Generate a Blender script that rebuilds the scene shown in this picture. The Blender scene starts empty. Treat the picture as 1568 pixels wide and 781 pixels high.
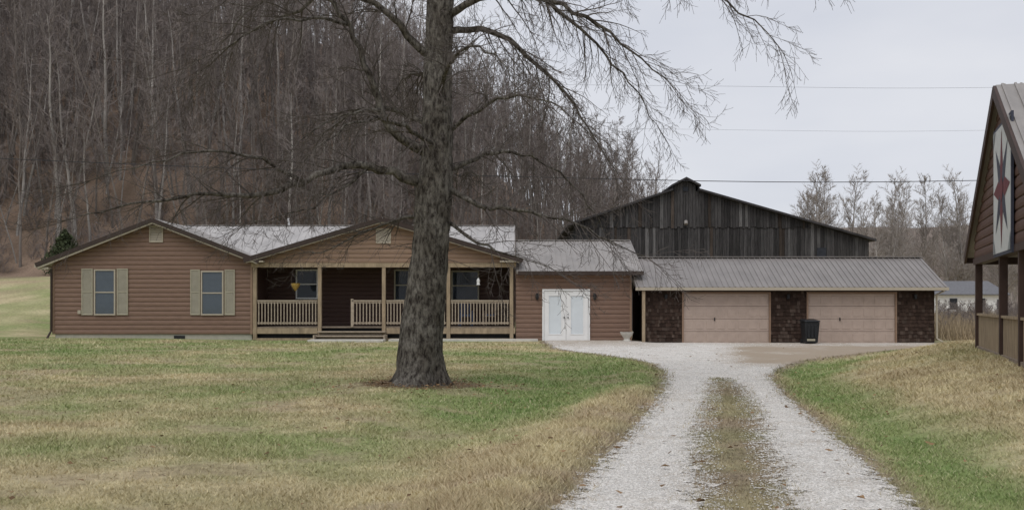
import bpy, math, random
import numpy as np
from mathutils import Vector, Matrix
random.seed(7); rng=np.random.default_rng(7)
scene=bpy.context.scene
COL=scene.collection

# ---------------------------------------------------------------- helpers
def ss(t):
    t=np.clip(t,0,1); return t*t*(3-2*t)
def vnoise(x,y,seed=0):
    x=np.asarray(x,float); y=np.asarray(y,float)
    xi=np.floor(x).astype(np.int64); yi=np.floor(y).astype(np.int64)
    xf=x-xi; yf=y-yi
    def hs(a,b):
        n=(a*374761393+b*668265263+seed*9746347)&0x7fffffff
        n=((n^(n>>13))*1274126177)&0x7fffffff
        return ((n^(n>>16))&0xffff)/65535.0
    u=xf*xf*(3-2*xf); v=yf*yf*(3-2*yf)
    return (hs(xi,yi)*(1-u)+hs(xi+1,yi)*u)*(1-v)+(hs(xi,yi+1)*(1-u)+hs(xi+1,yi+1)*u)*v
def fbm(x,y,s,seed=0,o=4):
    r=0;a=.5
    for i in range(o):
        r=r+a*vnoise(x*s,y*s,seed+i*17); a*=.5; s*=2.03
    return r/(1-.5**o)

def empty(name,loc=(0,0,0),rz=0):
    e=bpy.data.objects.new(name,None); COL.objects.link(e)
    e.location=loc; e.rotation_euler=(0,0,rz); e.empty_display_size=.3
    return e

class MB:
    def __init__(s): s.v=[]; s.f=[]; s.c=None
    def quad(s,a,b,c,d):
        n=len(s.v); s.v+= [tuple(a),tuple(b),tuple(c),tuple(d)]; s.f.append((n,n+1,n+2,n+3)); return s
    def poly(s,pts):
        n=len(s.v); s.v+=[tuple(p) for p in pts]; s.f.append(tuple(range(n,n+len(pts)))); return s
    def hexa(s,p):
        n=len(s.v); s.v+=[tuple(q) for q in p]
        for q in ((0,3,2,1),(4,5,6,7),(0,1,5,4),(1,2,6,5),(2,3,7,6),(3,0,4,7)):
            s.f.append(tuple(n+i for i in q))
        return s
    def box(s,x0,x1,y0,y1,z0,z1):
        s.hexa([(x0,y0,z0),(x1,y0,z0),(x1,y1,z0),(x0,y1,z0),(x0,y0,z1),(x1,y0,z1),(x1,y1,z1),(x0,y1,z1)])
        return s
    def beam(s,p0,p1,w,h,up=(0,0,1)):
        p0=Vector(p0);p1=Vector(p1);d=(p1-p0).normalized();up=Vector(up)
        a=d.cross(up).normalized()*w/2; b=a.cross(d).normalized()*h/2
        s.hexa([p0-a-b,p1-a-b,p1+a-b,p0+a-b,p0-a+b,p1-a+b,p1+a+b,p0+a+b]); return s
    def tube(s,pts,rad,n=8,cap=True):
        add_tube(s.v,s.f,[Vector(p) for p in pts],rad,n)
        return s
    def obj(s,name,mat,parent=None,smooth=False,bevel=0):
        me=bpy.data.meshes.new(name); me.from_pydata(s.v,[],s.f); me.materials.append(mat)
        if smooth: me.polygons.foreach_set('use_smooth',[True]*len(me.polygons))
        me.update()
        o=bpy.data.objects.new(name,me); COL.objects.link(o)
        if parent: o.parent=parent
        if bevel:
            m=o.modifiers.new('bevel','BEVEL'); m.width=bevel; m.segments=2; m.limit_method='ANGLE'
        return o

def add_tube(V,F,pts,rad,n):
    base=len(V); L=len(pts); a=None
    for i in range(L):
        if i==0: d=pts[1]-pts[0]
        elif i==L-1: d=pts[-1]-pts[-2]
        else: d=pts[i+1]-pts[i-1]
        if d.length<1e-6: d=Vector((0,0,1))
        d=d.normalized()
        if a is None:
            a=d.cross(Vector((0.31,0.92,0.1)))
            if a.length<.1: a=d.cross(Vector((1,0,0)))
        else:
            a=a-d*a.dot(d)
        a=a.normalized(); b=d.cross(a); r=rad[i]; p=pts[i]
        for k in range(n):
            t=6.28318*k/n; q=p+a*(math.cos(t)*r)+b*(math.sin(t)*r)
            V.append((q.x,q.y,q.z))
    for i in range(L-1):
        for k in range(n):
            k2=(k+1)%n
            F.append((base+i*n+k,base+i*n+k2,base+(i+1)*n+k2,base+(i+1)*n+k))
    F.append(tuple(base+k for k in range(n))[::-1]); F.append(tuple(base+(L-1)*n+k for k in range(n)))

# ---------------------------------------------------------------- materials
def newmat(name):
    m=bpy.data.materials.new(name); m.use_nodes=True
    nt=m.node_tree; b=nt.nodes['Principled BSDF']; return m,nt,b
def mat(name,col,rough=.8,var=.2,scale=6,bump=.2,stretch=(1,1,1),metal=0,col2=None,spec=.3,dist=.02,detail=6):
    m,nt,b=newmat(name)
    tc=nt.nodes.new('ShaderNodeTexCoord'); mp=nt.nodes.new('ShaderNodeMapping'); mp.inputs['Scale'].default_value=stretch
    nz=nt.nodes.new('ShaderNodeTexNoise'); nz.inputs['Scale'].default_value=scale; nz.inputs['Detail'].default_value=detail
    nz.inputs['Roughness'].default_value=.65
    cr=nt.nodes.new('ShaderNodeValToRGB')
    c=col
    lo=[x*(1-var) for x in c]; hi=[min(1,x*(1+var)) for x in (col2 or c)]
    cr.color_ramp.elements[0].position=.3; cr.color_ramp.elements[0].color=(*lo,1)
    cr.color_ramp.elements[1].position=.7; cr.color_ramp.elements[1].color=(*hi,1)
    nt.links.new(tc.outputs['Object'],mp.inputs[0]); nt.links.new(mp.outputs[0],nz.inputs[0])
    nt.links.new(nz.outputs[0],cr.inputs[0]); nt.links.new(cr.outputs[0],b.inputs['Base Color'])
    if bump:
        bp=nt.nodes.new('ShaderNodeBump'); bp.inputs['Strength'].default_value=bump; bp.inputs['Distance'].default_value=dist
        nt.links.new(nz.outputs[0],bp.inputs['Height']); nt.links.new(bp.outputs[0],b.inputs['Normal'])
    b.inputs['Roughness'].default_value=rough; b.inputs['Metallic'].default_value=metal
    b.inputs['Specular IOR Level'].default_value=spec
    return m
def attrmat(name,rough=.9,noise=None,bump=0,var=.25,spec=.1,attr='Col',stretch=(1,1,1)):
    m,nt,b=newmat(name)
    at=nt.nodes.new('ShaderNodeAttribute'); at.attribute_name=attr
    out=at.outputs['Color']
    if noise:
        tc=nt.nodes.new('ShaderNodeTexCoord'); mp=nt.nodes.new('ShaderNodeMapping'); mp.inputs['Scale'].default_value=stretch
        nz=nt.nodes.new('ShaderNodeTexNoise'); nz.inputs['Scale'].default_value=noise; nz.inputs['Detail'].default_value=8; nz.inputs['Roughness'].default_value=.75
        nt.links.new(tc.outputs['Object'],mp.inputs[0]); nt.links.new(mp.outputs[0],nz.inputs[0])
        mr=nt.nodes.new('ShaderNodeMapRange'); mr.inputs[1].default_value=.3; mr.inputs[2].default_value=.7
        mr.inputs[3].default_value=1-var; mr.inputs[4].default_value=1+var
        nt.links.new(nz.outputs[0],mr.inputs[0])
        vm=nt.nodes.new('ShaderNodeVectorMath'); vm.operation='SCALE'
        nt.links.new(out,vm.inputs[0]); nt.links.new(mr.outputs[0],vm.inputs['Scale']); out=vm.outputs[0]
        if bump:
            bp=nt.nodes.new('ShaderNodeBump'); bp.inputs['Strength'].default_value=bump; bp.inputs['Distance'].default_value=.04
            nt.links.new(nz.outputs[0],bp.inputs['Height']); nt.links.new(bp.outputs[0],b.inputs['Normal'])
    nt.links.new(out,b.inputs['Base Color'])
    b.inputs['Roughness'].default_value=rough; b.inputs['Specular IOR Level'].default_value=spec
    return m

M_siding=mat('brown_siding',(.205,.128,.092),.6,.15,2.5,.1,(1,1,6))
M_siding2=mat('gable_siding',(.265,.175,.12),.6,.12,2.5,.1,(1,1,6))
M_porchshade=mat('shaded_porch_siding',(.075,.043,.034),.7,.15,2.5,.1,(1,1,6))  # brown siding again, darkened so the porch shade sits in its colour
M_trimdark=mat('dark_brown_trim',(.045,.03,.024),.5,.15,4,.05)
M_tantrim=mat('tan_trim',(.42,.37,.29),.6,.08,5,.05)
M_shutter=mat('tan_shutter',(.36,.33,.25),.6,.08,5,.05)
M_found=mat('foundation_block',(.40,.38,.32),.9,.12,5,.3)
M_roofA=mat('light_metal_roof',(.42,.40,.385),.5,.22,1.4,.05,(1,.4,1),0,spec=.5)
M_roofB=mat('tan_gray_metal_roof',(.285,.262,.243),.5,.2,1.4,.05,(1,.4,1),0,spec=.5)
M_roofC=mat('brown_gray_metal_roof',(.235,.215,.203),.45,.16,1.4,.05,(1,.4,1),0,spec=.5)
M_lumber=mat('treated_lumber',(.33,.255,.17),.8,.3,7,.3,(1,1,.25))
M_rail=mat('rail_lumber',(.38,.315,.24),.8,.2,7,.2)
M_deck=mat('deck_lumber',(.25,.20,.155),.85,.25,7,.3)
M_white=mat('white_paint',(.82,.82,.81),.45,.04,5,.03)
M_dark=mat('dark_iron',(.02,.02,.022),.5,.2,6,.1)
M_blind=mat('window_blind',(.30,.35,.40),.7,.08,3,.0)
M_curt=mat('dark_interior',(.03,.033,.04),.8,.4,2,.0)
M_doorlite=mat('frosted_door_lite',(.68,.73,.76),.25,.05,2,.0,spec=.5)
M_conc=mat('concrete',(.56,.54,.49),.9,.18,4,.3)
M_garagedoor=mat('beige_garage_door',(.43,.34,.285),.55,.10,2,.05)
M_plastic=mat('black_plastic',(.018,.02,.022),.45,.2,5,.05)
M_blue=mat('blue_fabric',(.05,.09,.18),.8,.2,6,.1)
M_yellow=mat('yellow_basket',(.45,.30,.08),.8,.3,12,.2)
M_wire=mat('cable',(.03,.03,.035),.6,.1,4,0)

def glass_mat():
    m,nt,b=newmat('window_glass')
    b.inputs['Base Color'].default_value=(.05,.065,.08,1); b.inputs['Roughness'].default_value=.04; b.inputs['Specular IOR Level'].default_value=.6
    tr=nt.nodes.new('ShaderNodeBsdfTransparent'); mx=nt.nodes.new('ShaderNodeMixShader'); mx.inputs[0].default_value=.45
    out=nt.nodes['Material Output']
    nt.links.new(b.outputs[0],mx.inputs[1]); nt.links.new(tr.outputs[0],mx.inputs[2]); nt.links.new(mx.outputs[0],out.inputs[0])
    return m
M_glass=glass_mat()

# ---------------------------------------------------------------- terrain
yL=[-12,5,7.8,10.5,13.3,18.2,22.2,26,28.5,31,33,35,42,60]
xLv=[-4.2,-.3,.33,.94,1.62,2.70,3.35,3.6,3.3,2.6,1.9,1.4,1.2,1.2]
yR=[-12,5,7.8,10.5,13.3,18.2,22.2,25,28.5,31,34.4,38,42,60]
xRv=[-.2,2.66,3.14,3.60,4.05,4.8,5.6,6.5,8.3,10.3,13,16.3,17.3,17.3]
def Lf(y): return np.interp(y,yL,xLv)
def Rf(y): return np.interp(y,yR,xRv)
yS=[-12,7.8,10.5,13.3,18.2,21.5]; 
def SLf(y): return np.interp(y,yS,[-2.4,1.50,1.88,2.44,3.52,4.25])
def SRf(y): return np.interp(y,yS,[-1.7,2.10,2.66,3.22,4.16,4.5])
tx=[-140,-60,-30,-15,0,8,15,22,26,200]; ty=[60,60,64,71,84,92,104,140,400,400]
cx=[-140,-60,-20,-9,-5,3,9,16,22,200]; cv=[70,62,42,30,22,13,8.5,2.5,.4,.4]
def height(x,y):
    x=np.asarray(x,float); y=np.asarray(y,float)
    e=x-Rf(y); d=Lf(y)-x
    fy=1-ss((y-27)/9)
    h=.50*ss((e-.9)/3.6)*fy*ss((y+2)/6)+.12*ss((e-4)/6)*fy
    h=h-.13*np.exp(-((e-.75)/.6)**2)*fy
    fl=1-ss((y-24)/6)
    h=h+.08*np.exp(-((d-.6)/.45)**2)*fl-.12*np.exp(-((d-2.3)/1.0)**2)*fl
    h=h+.09*(fbm(x,y,.35,3)-.5)*(1-ss((y-36)/4))*ss(np.maximum(d,e)/1.0)
    h=h+.10*ss((d-10)/8)*(1-ss((y-60)/5))
    h=h-.08*ss((x-4.5)/1.5)*ss((y-33)/6)*(1-ss((y-60)/10))
    h=h+3.1*ss((y-43)/20)*ss((-x-19)/5)*1.0
    t=y-np.interp(x,tx,ty); c=np.interp(x,cx,cv)
    h0=np.where(t>0,.62*t*ss(t/14+.15),0)
    h=h+c*(1-np.exp(-h0/c))*1.15+np.where(t>0,(fbm(x,y,.06,9)-.5)*5*ss(t/25),0)*ss((22-x)/20)
    h=h+17*ss((y-200)/90)*ss((x-55)/60)*(.7+.6*fbm(x,y,.012,5))
    h=h+26*ss((y-420)/150)*ss((x-20)/60)*(.6+.8*fbm(x,y,.006,6))
    return h
def apron_dirt(X_,Y_):
    r=ss((Y_-24)/4)*ss((X_-(4.7+.22*(Y_-26)))/1.8)*(1-.55*ss((Y_-37)/3))
    r=np.maximum(r,.4*ss((Y_-35)/3)*(1-ss((X_-4.5)/2)))
    return np.clip(r*(.45+1.1*fbm(X_,Y_,.6,77)),0,1)
def lawn_color(x,y):
    x=np.asarray(x,float); y=np.asarray(y,float)
    e=x-Rf(y); d=Lf(y)-x
    n=fbm(x,y,.45,21); n2=fbm(x,y,2.2,31); n3=fbm(x,y,.16,41); n4=fbm(x,y,1.0,91); n5=fbm(x,y,.9,61)
    tan=np.array([.545,.475,.29]); tan2=np.array([.41,.33,.205]); gr=np.array([.18,.255,.085]); gr2=np.array([.28,.315,.135])
    g=.28+1.8*(n-.5)+1.1*(n2-.5)+1.1*(n3-.5)+.6*(n5-.5)
    g=g+.70*np.exp(-((d-2.9)/1.7)**2)*ss((y-9)/6)*(1-ss((y-29)/8))
    g=g+.60*np.exp(-((d-1.0)/1.0)**2)*ss((y-15)/4)*(1-ss((y-26)/8))
    g=g+.42*ss((y-24)/8)*(1-ss((y-44)/6))*(x<Lf(y))
    g=g-.9*np.exp(-((d-.55)/.6)**2)*(1-ss((y-16)/4))
    g=g+.85*np.exp(-((e-.8)/.6)**2)*(1-ss((y-33)/4))
    g=g-.45*ss((e-1.6)/.8)*(e>0)
    g=np.clip(g,0,1)[...,None]
    k=np.clip(.5+2.4*(n2-.5),0,1)[...,None]
    c=(tan*(1-k)+tan2*k)*(1-g)+(gr*(1-k)+gr2*k)*g
    w=(ss((n4-.60)/.08)*.5)[...,None]*(e<0)[...,None]
    c=c*(1-w)+np.array([.37,.285,.195])*w
    dirt=np.array([.30,.235,.17]); dg=np.array([.24,.25,.11])
    kk=np.clip((n5-.45)*5,0,1)[...,None]*.45
    dirt=dirt*(1-kk)+dg*kk
    sm=(ss((x-SLf(y)+.1)/.2)*ss((SRf(y)-x+.1)/.2)*(y<22)*ss((22-y)/2))
    inside=ss((np.minimum(x-Lf(y),Rf(y)-x)+.35)/.3)
    w=np.clip(np.maximum(sm*.85,inside*.8),0,1)[...,None]
    c=c*(1-w)+dirt*(.75+.5*k)*w
    r=np.hypot(x+1.82,y-19.6); w=(ss((1.25-r+ (n2-.5)*1.2)/.35)*.9)[...,None]
    c=c*(1-w)+np.array([.17,.115,.075])*w
    t=y-np.interp(x,tx,ty); w=ss((t+6+8*(n-.5))/5)[...,None]
    far=ss((y-140)/60)[...,None]
    c=c*(1-w)+(np.array([.24,.175,.13])*(.65+.7*k))*w
    c=c*(1-far)+np.array([.22,.18,.15])*far
    return c
def axis(lo,hi,step,far_lo,far_hi,g=1.05):
    c=list(np.arange(lo,hi+step/2,step)); s=step; p=c[-1]
    while p<far_hi: s*=g; p+=s; c.append(p)
    s=step; p=lo; a=[]
    while p>far_lo: s*=g; p-=s; a.append(p)
    return np.array(a[::-1]+c)
xs=axis(-12,18,.16,-1500,1500); ys=axis(5,42,.16,-120,2600)
GX,GY=np.meshgrid(xs,ys); GZ=height(GX,GY)
nx,ny=len(xs),len(ys)
def add_color(me,cols,name='Col'):
    a=me.color_attributes.new(name,'FLOAT_COLOR','POINT')
    c=np.ones((len(cols),4),np.float32); c[:,:3]=cols; a.data.foreach_set('color',c.ravel())
def np_mesh(name,co,faces,k,mat_,cols=None,parent=None,smooth=False):
    me=bpy.data.meshes.new(name); nf=len(faces)
    me.vertices.add(len(co)); me.vertices.foreach_set('co',np.asarray(co,np.float32).ravel())
    me.loops.add(nf*k); me.loops.foreach_set('vertex_index',np.asarray(faces,np.int32).ravel())
    me.polygons.add(nf); me.polygons.foreach_set('loop_start',np.arange(0,nf*k,k,dtype=np.int32))
    if smooth: me.polygons.foreach_set('use_smooth',np.ones(nf,bool))
    me.materials.append(mat_); me.update(calc_edges=True)
    if cols is not None: add_color(me,cols)
    o=bpy.data.objects.new(name,me); COL.objects.link(o)
    if parent: o.parent=parent
    return o
idx=np.arange(nx*ny).reshape(ny,nx)
Fq=np.stack([idx[:-1,:-1],idx[:-1,1:],idx[1:,1:],idx[1:,:-1]],-1).reshape(-1,4)
co=np.stack([GX,GY,GZ],-1).reshape(-1,3)
M_ground=attrmat('lawn_and_leaf_litter',.95,9,.9,.35)
np_mesh('ground',co,Fq,4,M_ground,lawn_color(co[:,0],co[:,1]),smooth=True)

def dmask(x,y):
    m=np.minimum(x-Lf(y),Rf(y)-x)
    strip=np.where(y<21.5,np.maximum(SLf(y)-x,x-SRf(y)),9)
    return np.minimum(m,strip)
mk=dmask(co[:,0],co[:,1]); mk2=np.where((co[:,1]>42.6)|(co[:,1]<-10),-1,mk)
sel=(mk2[Fq].max(1)>-.6)&(co[Fq][:,:,1].max(1)<42.45)&(co[Fq][:,:,1].min(1)>-10)
Fd=Fq[sel]; u,inv=np.unique(Fd,return_inverse=True)
cd=co[u].copy(); cd[:,2]+=.010
def drive_mat():
    m,nt,b=newmat('pale_gravel')
    N=nt.nodes.new; K=nt.links.new
    tc=N('ShaderNodeTexCoord')
    vo=N('ShaderNodeTexVoronoi'); vo.inputs['Scale'].default_value=60; K(tc.outputs['Object'],vo.inputs[0])
    n1=N('ShaderNodeTexNoise'); n1.inputs['Scale'].default_value=1.6; n1.inputs['Detail'].default_value=10; n1.inputs['Roughness'].default_value=.8; K(tc.outputs['Object'],n1.inputs[0])
    n2=N('ShaderNodeTexNoise'); n2.inputs['Scale'].default_value=6; n2.inputs['Detail'].default_value=8; n2.inputs['Roughness'].default_value=.78; K(tc.outputs['Object'],n2.inputs[0])
    r1=N('ShaderNodeValToRGB'); e=r1.color_ramp.elements; e[0].position=.05; e[0].color=(.52,.48,.43,1); e[1].position=.9; e[1].color=(.87,.84,.79,1)
    sx=N('ShaderNodeSeparateColor'); K(vo.outputs['Color'],sx.inputs[0]); K(sx.outputs[0],r1.inputs[0])
    at=N('ShaderNodeAttribute'); at.attribute_name='Col'
    sp=N('ShaderNodeSeparateColor'); K(at.outputs['Color'],sp.inputs[0])
    mr=N('ShaderNodeMapRange'); mr.inputs[1].default_value=.48; mr.inputs[2].default_value=.66; mr.inputs[3].default_value=0; mr.inputs[4].default_value=.7
    K(n1.outputs[0],mr.inputs[0])
    ad=N('ShaderNodeMath'); ad.operation='ADD'; ad.use_clamp=True; K(mr.outputs[0],ad.inputs[0]); K(sp.outputs[1],ad.inputs[1])
    mx=N('ShaderNodeMix'); mx.data_type='RGBA'; K(ad.outputs[0],mx.inputs[0]); K(r1.outputs[0],mx.inputs[6]); mx.inputs[7].default_value=(.38,.31,.235,1)
    K(mx.outputs[2],b.inputs['Base Color'])
    m1=N('ShaderNodeMath'); m1.operation='MULTIPLY_ADD'; K(n2.outputs[0],m1.inputs[0]); m1.inputs[1].default_value=2.0; m1.inputs[2].default_value=-1.03
    m2=N('ShaderNodeMath'); m2.operation='ADD'; K(m1.outputs[0],m2.inputs[0]); K(sp.outputs[0],m2.inputs[1])
    m3=N('ShaderNodeMapRange'); m3.inputs[1].default_value=.49; m3.inputs[2].default_value=.55; K(m2.outputs[0],m3.inputs[0])
    K(m3.outputs[0],b.inputs['Alpha'])
    bp=N('ShaderNodeBump'); bp.inputs['Strength'].default_value=.7; bp.inputs['Distance'].default_value=.012
    K(vo.outputs['Distance'],bp.inputs['Height']); K(bp.outputs[0],b.inputs['Normal'])
    b.inputs['Roughness'].default_value=.95; b.inputs['Specular IOR Level'].default_value=.1
    return m
mm=mk[u]; dc=np.zeros((len(u),3)); dc[:,0]=np.clip(mm*1.0+.5,-.3,1.6)
dc[:,1]=apron_dirt(cd[:,0],cd[:,1])
np_mesh('gravel_driveway',cd,inv.reshape(-1,4),4,drive_mat(),dc,smooth=True)

N0=110000
yy=7/(1-rng.random(N0)*.83); xx=Lf(yy)+rng.random(N0)*(Rf(yy)-Lf(yy))
k=(dmask(xx,yy)+ (rng.random(N0)-.5)*.6>.0)&(rng.random(N0)>apron_dirt(xx,yy)*1.3)&(rng.random(N0)>ss((fbm(xx,yy,1.1,35)-.5)*6)*.6)
xx=xx[k];yy=yy[k];n=len(xx)
octa=np.array([[1,0,0],[0,1,0],[-1,0,0],[0,-1,0],[0,0,1],[0,0,-1]],float)
of=np.array([[0,1,4],[1,2,4],[2,3,4],[3,0,4],[1,0,5],[2,1,5],[3,2,5],[0,3,5]])
sz=(.005+.009*rng.random(n)**3)[:,None,None]*(1+(yy-8)/16)[:,None,None]
vv=octa[None]*sz*rng.uniform(.6,1.2,(n,6,3)); a=rng.random(n)*6.28
ca,sa=np.cos(a)[:,None],np.sin(a)[:,None]
vx=vv[:,:,0]*ca-vv[:,:,1]*sa; vy=vv[:,:,0]*sa+vv[:,:,1]*ca
zz=height(xx,yy)+.012
P=np.stack([vx+xx[:,None],vy+yy[:,None],vv[:,:,2]*.4+zz[:,None]],-1).reshape(-1,3)
ff=(of[None]+np.arange(n)[:,None,None]*6).reshape(-1,3)
gc=np.repeat((.55+.37*rng.random(n))[:,None]*np.array([[1,.965,.91]]),6,0)
np_mesh('gravel_stones',P,ff,3,attrmat('gravel_stone',.9),gc)

# ---------------------------------------------------------------- grass
foot=[(-19.3,1,41.2,60),(0,18,41.9,60),(-8.15,1.1,40.4,42)]
def grass_blades(name,n,ymin,ymax,hmin,hmax):
    yy=ymin*(ymax/ymin)**rng.random(n)
    xx=(rng.random(n)*1.24-.62)*yy+ (rng.random(n)-.5)*2
    m=dmask(xx,yy); strip=(xx>SLf(yy))&(xx<SRf(yy))&(yy<22)
    keep=(m<.02+ (rng.random(n)-.5)*.7*(rng.random(n)))
    keep&=~(strip&(rng.random(n)<.25))
    for x0,x1,y0,y1 in foot: keep&=~((xx>x0)&(xx<x1)&(yy>y0)&(yy<y1))
    keep&=np.hypot(xx+1.82,yy-19.6)>.55+rng.random(n)*.7
    bare=fbm(xx,yy,1.0,91)>.62; keep&=~(bare&(rng.random(n)<.65))
    xx=xx[keep];yy=yy[keep];n=len(xx); strip=strip[keep]
    e=xx-Rf(yy); d=Lf(yy)-xx
    patch=.45+1.1*fbm(xx,yy,1.1,55)
    hh=(hmin+(hmax-hmin)*rng.random(n))*patch
    hh*=np.where((d>0)&(d<1.1)&(yy<18),1.6,1)*np.where(e>1.8,1.3,1)*np.where(strip,.8,1)*(1+ .02*(yy-8))
    w=(.0032+.0028*rng.random(n))*(yy/9)**.95
    a=rng.random(n)*6.28; l=hh*(.35+1.3*rng.random(n)); b=rng.random(n)*6.28
    z=height(xx,yy)-.005
    ca,sa=np.cos(a)*w,np.sin(a)*w
    A=np.stack([xx-ca,yy-sa,z],-1);B=np.stack([xx+ca,yy+sa,z],-1);C=np.stack([xx+np.cos(b)*l,yy+np.sin(b)*l,z+hh],-1)
    P=np.stack([A,B,C],1).reshape(-1,3); f=np.arange(n*3).reshape(-1,3)
    c=lawn_color(xx+rng.normal(0,.12,n),yy+rng.normal(0,.12,n))*(.85+.55*rng.random(n))[:,None]
    straw=(rng.random(n)<.17)&~strip; c[straw]=c[straw]*.4+np.array([.60,.53,.35])*.6
    np_mesh(name,P,f,3,M_blade,np.repeat(np.clip(c,0,.9),3,0))
M_blade=attrmat('grass_blade',.85,spec=.1)
grass_blades('lawn_grass',540000,6.5,41,.02,.05)

n=450
yy=7*(5.2)**rng.random(n); xx=(rng.random(n)*1.2-.6)*yy
m=450; rr=np.abs(rng.normal(0,.9,m))+.5; aa=rng.random(m)*6.28
xx=np.concatenate([xx,-1.82+rr*np.cos(aa)]); yy=np.concatenate([yy,19.6+rr*np.sin(aa)]); n=len(xx)
s=(.02+.03*rng.random(n)); a=rng.random(n)*6.28; z=height(xx,yy)+.03
q=[]
for i,(du,dv) in enumerate([(-1,0),(0,-.6),(1,0),(0,.6)]):
    q.append(np.stack([xx+(du*np.cos(a)-dv*np.sin(a))*s,yy+(du*np.sin(a)+dv*np.cos(a))*s,z+(rng.random(n))*.03],-1))
P=np.stack(q,1).reshape(-1,3)
lc=np.repeat(np.array([[.22,.14,.075]])*(.5+1.0*rng.random(n))[:,None],4,0)
np_mesh('fallen_leaves',P,np.arange(n*4).reshape(-1,4),4,attrmat('dead_leaf',.9),lc)

# ---------------------------------------------------------------- building helpers
PROF=[(0,.0),(.06,.026),(.35,.034),(.7,.028),(.93,.012),(1,.0)]
def lap(name,xl,xr,z0,z1,y,m,parent,h=.19,sgn=-1):
    mb=MB(); z=z0
    while z<z1-1e-4:
        hh=min(h,z1-z)
        for (a,oa),(b,ob) in zip(PROF[:-1],PROF[1:]):
            za=z+a*hh; zb=z+b*hh
            la,ra,lb,rb=xl(za),xr(za),xl(zb),xr(zb)
            if ra<=la: continue
            if rb<lb: lb=rb=(la+ra)/2
            mb.quad((la,y+sgn*oa,za),(ra,y+sgn*oa,za),(rb,y+sgn*ob,zb),(lb,y+sgn*ob,zb))
        z+=hh
    return mb.obj(name,m,parent)
def roof(name,e0,e1,r1,r0,m,parent,th=.10,rib=.30,ribh=.022,ribw=.045):
    e0,e1,r0,r1=map(Vector,(e0,e1,r0,r1)); n=(e1-e0).cross(r0-e0).normalized()
    if n.z<0: n=-n
    mb=MB(); d=n*-th
    mb.hexa([e0+d,e1+d,r1+d,r0+d,e0,e1,r1,r0])
    L=(e1-e0).length; k=int(L/rib)
    for i in range(k+1):
        t=(i+.5)*rib/L
        if t>=1: break
        a=e0.lerp(e1,t)+n*ribh/2; b=r0.lerp(r1,t)+n*ribh/2
        mb.beam(a,b,ribw,ribh-.002,n)
    return mb.obj(name,m,parent)
def window(nm,x0,x1,z0,z1,y,parent,frame=M_tantrim,inner=M_blind,f=.06,blinds=True):
    mb=MB()
    mb.box(x0-f,x0,y-.09,y,z0-f,z1+f).box(x1,x1+f,y-.09,y,z0-f,z1+f).box(x0,x1,y-.09,y,z1,z1+f).box(x0,x1,y-.09,y,z0-f,z0)
    zm=(z0+z1)/2; mb.box(x0,x1,y-.08,y-.045,zm-.025,zm+.025)
    mb.obj(nm+'_frame',frame,parent)
    b=MB()
    if blinds:
        z=z0
        while z<z1-.01:
            b.quad((x0,y-.055,z),(x1,y-.055,z),(x1,y-.042,z+.045),(x0,y-.042,z+.045)); z+=.05
    b.quad((x0,y-.040,z0),(x1,y-.040,z0),(x1,y-.040,z1),(x0,y-.040,z1))
    b.obj(nm+'_blind',inner,parent)
    g=MB(); g.quad((x0,y-.066,z0),(x1,y-.066,z0),(x1,y-.066,z1),(x0,y-.066,z1)); g.obj(nm+'_glass',M_glass,parent)
def shutter(nm,x0,x1,z0,z1,y,parent):
    mb=MB(); f=.05; zm=(z0+z1)/2
    mb.box(x0,x0+f,y-.075,y,z0,z1).box(x1-f,x1,y-.075,y,z0,z1)
    for a in (z0,zm-f/2,z1-f): mb.box(x0+f,x1-f,y-.073,y,a,a+f)
    z=z0+f
    while z<z1-f-.02:
        mb.quad((x0+f,y-.068,z),(x1-f,y-.068,z),(x1-f,y-.042,z+.045),(x0+f,y-.042,z+.045)); z+=.045
    mb.obj(nm,M_shutter,parent)

# ---------------------------------------------------------------- ranch house
H=empty('brown_ranch_house')
F=42.4
WL,WR=-18.97,-10.76; ax,az=-14.75,5.0; sl=.385
MB().box(WL,WR,F,52,.28,3.2).obj('left_wing_walls',M_siding,H)
MB().box(WL+.05,WR-.02,F+.03,51.9,-.3,.275).obj('left_foundation',M_found,H)
MB().box(-14.0,-13.55,F+.0,F+.05,.02,.2).obj('foundation_vent',M_dark,H)
lap('left_wing_siding',lambda z:max(WL,ax-(az-.10-z)/sl),lambda z:min(WR,ax+(az-.10-z)/sl),.26,az-.14,F-.002,M_siding,H)
MB().box(WL-.05,WL+.04,F-.05,F+.05,.26,3.15).obj('corner_trim_a',M_siding2,H)
MB().box(WR-.06,WR+.03,F-.06,F+.05,.26,3.15).obj('corner_trim_b',M_siding2,H)
y0,y1=F-.42,49.0
roof('left_wing_roof_w',(ax-4.75,y0,az-4.75*sl),(ax-4.75,53,az-4.75*sl),(ax,53,az),(ax,y0,az),M_roofA,H)
roof('left_wing_roof_e',(ax+4.35,y0,az-4.35*sl),(ax+4.35,y1,az-4.35*sl),(ax,y1,az),(ax,y0,az),M_roofA,H)
tr=MB()
tr.beam((ax-4.78,y0-.02,az-4.78*sl-.06),(ax,y0-.02,az-.06),.05,.17,(0,0,1)); tr.beam((ax,y0-.022,az-.06),(ax+4.38,y0-.022,az-4.38*sl-.06),.05,.17,(0,0,1))
tr.obj('left_rake_trim',M_trimdark,H)
tr=MB(); tr.beam((ax-4.7,y0+.01,az-4.78*sl-.17),(ax,y0+.01,az-.17),.05,.07); tr.beam((ax,y0+.012,az-.17),(ax+4.3,y0+.012,az-4.3*sl-.17),.05,.07)
tr.box(ax-4.83,ax-4.70,y0,53,az-4.78*sl-.16,az-4.78*sl-.02)
tr.box(ax-4.75,WL-.06,y0+.05,F-.04,2.93,3.02)
tr.obj('left_soffit_fascia',M_tantrim,H)
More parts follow.
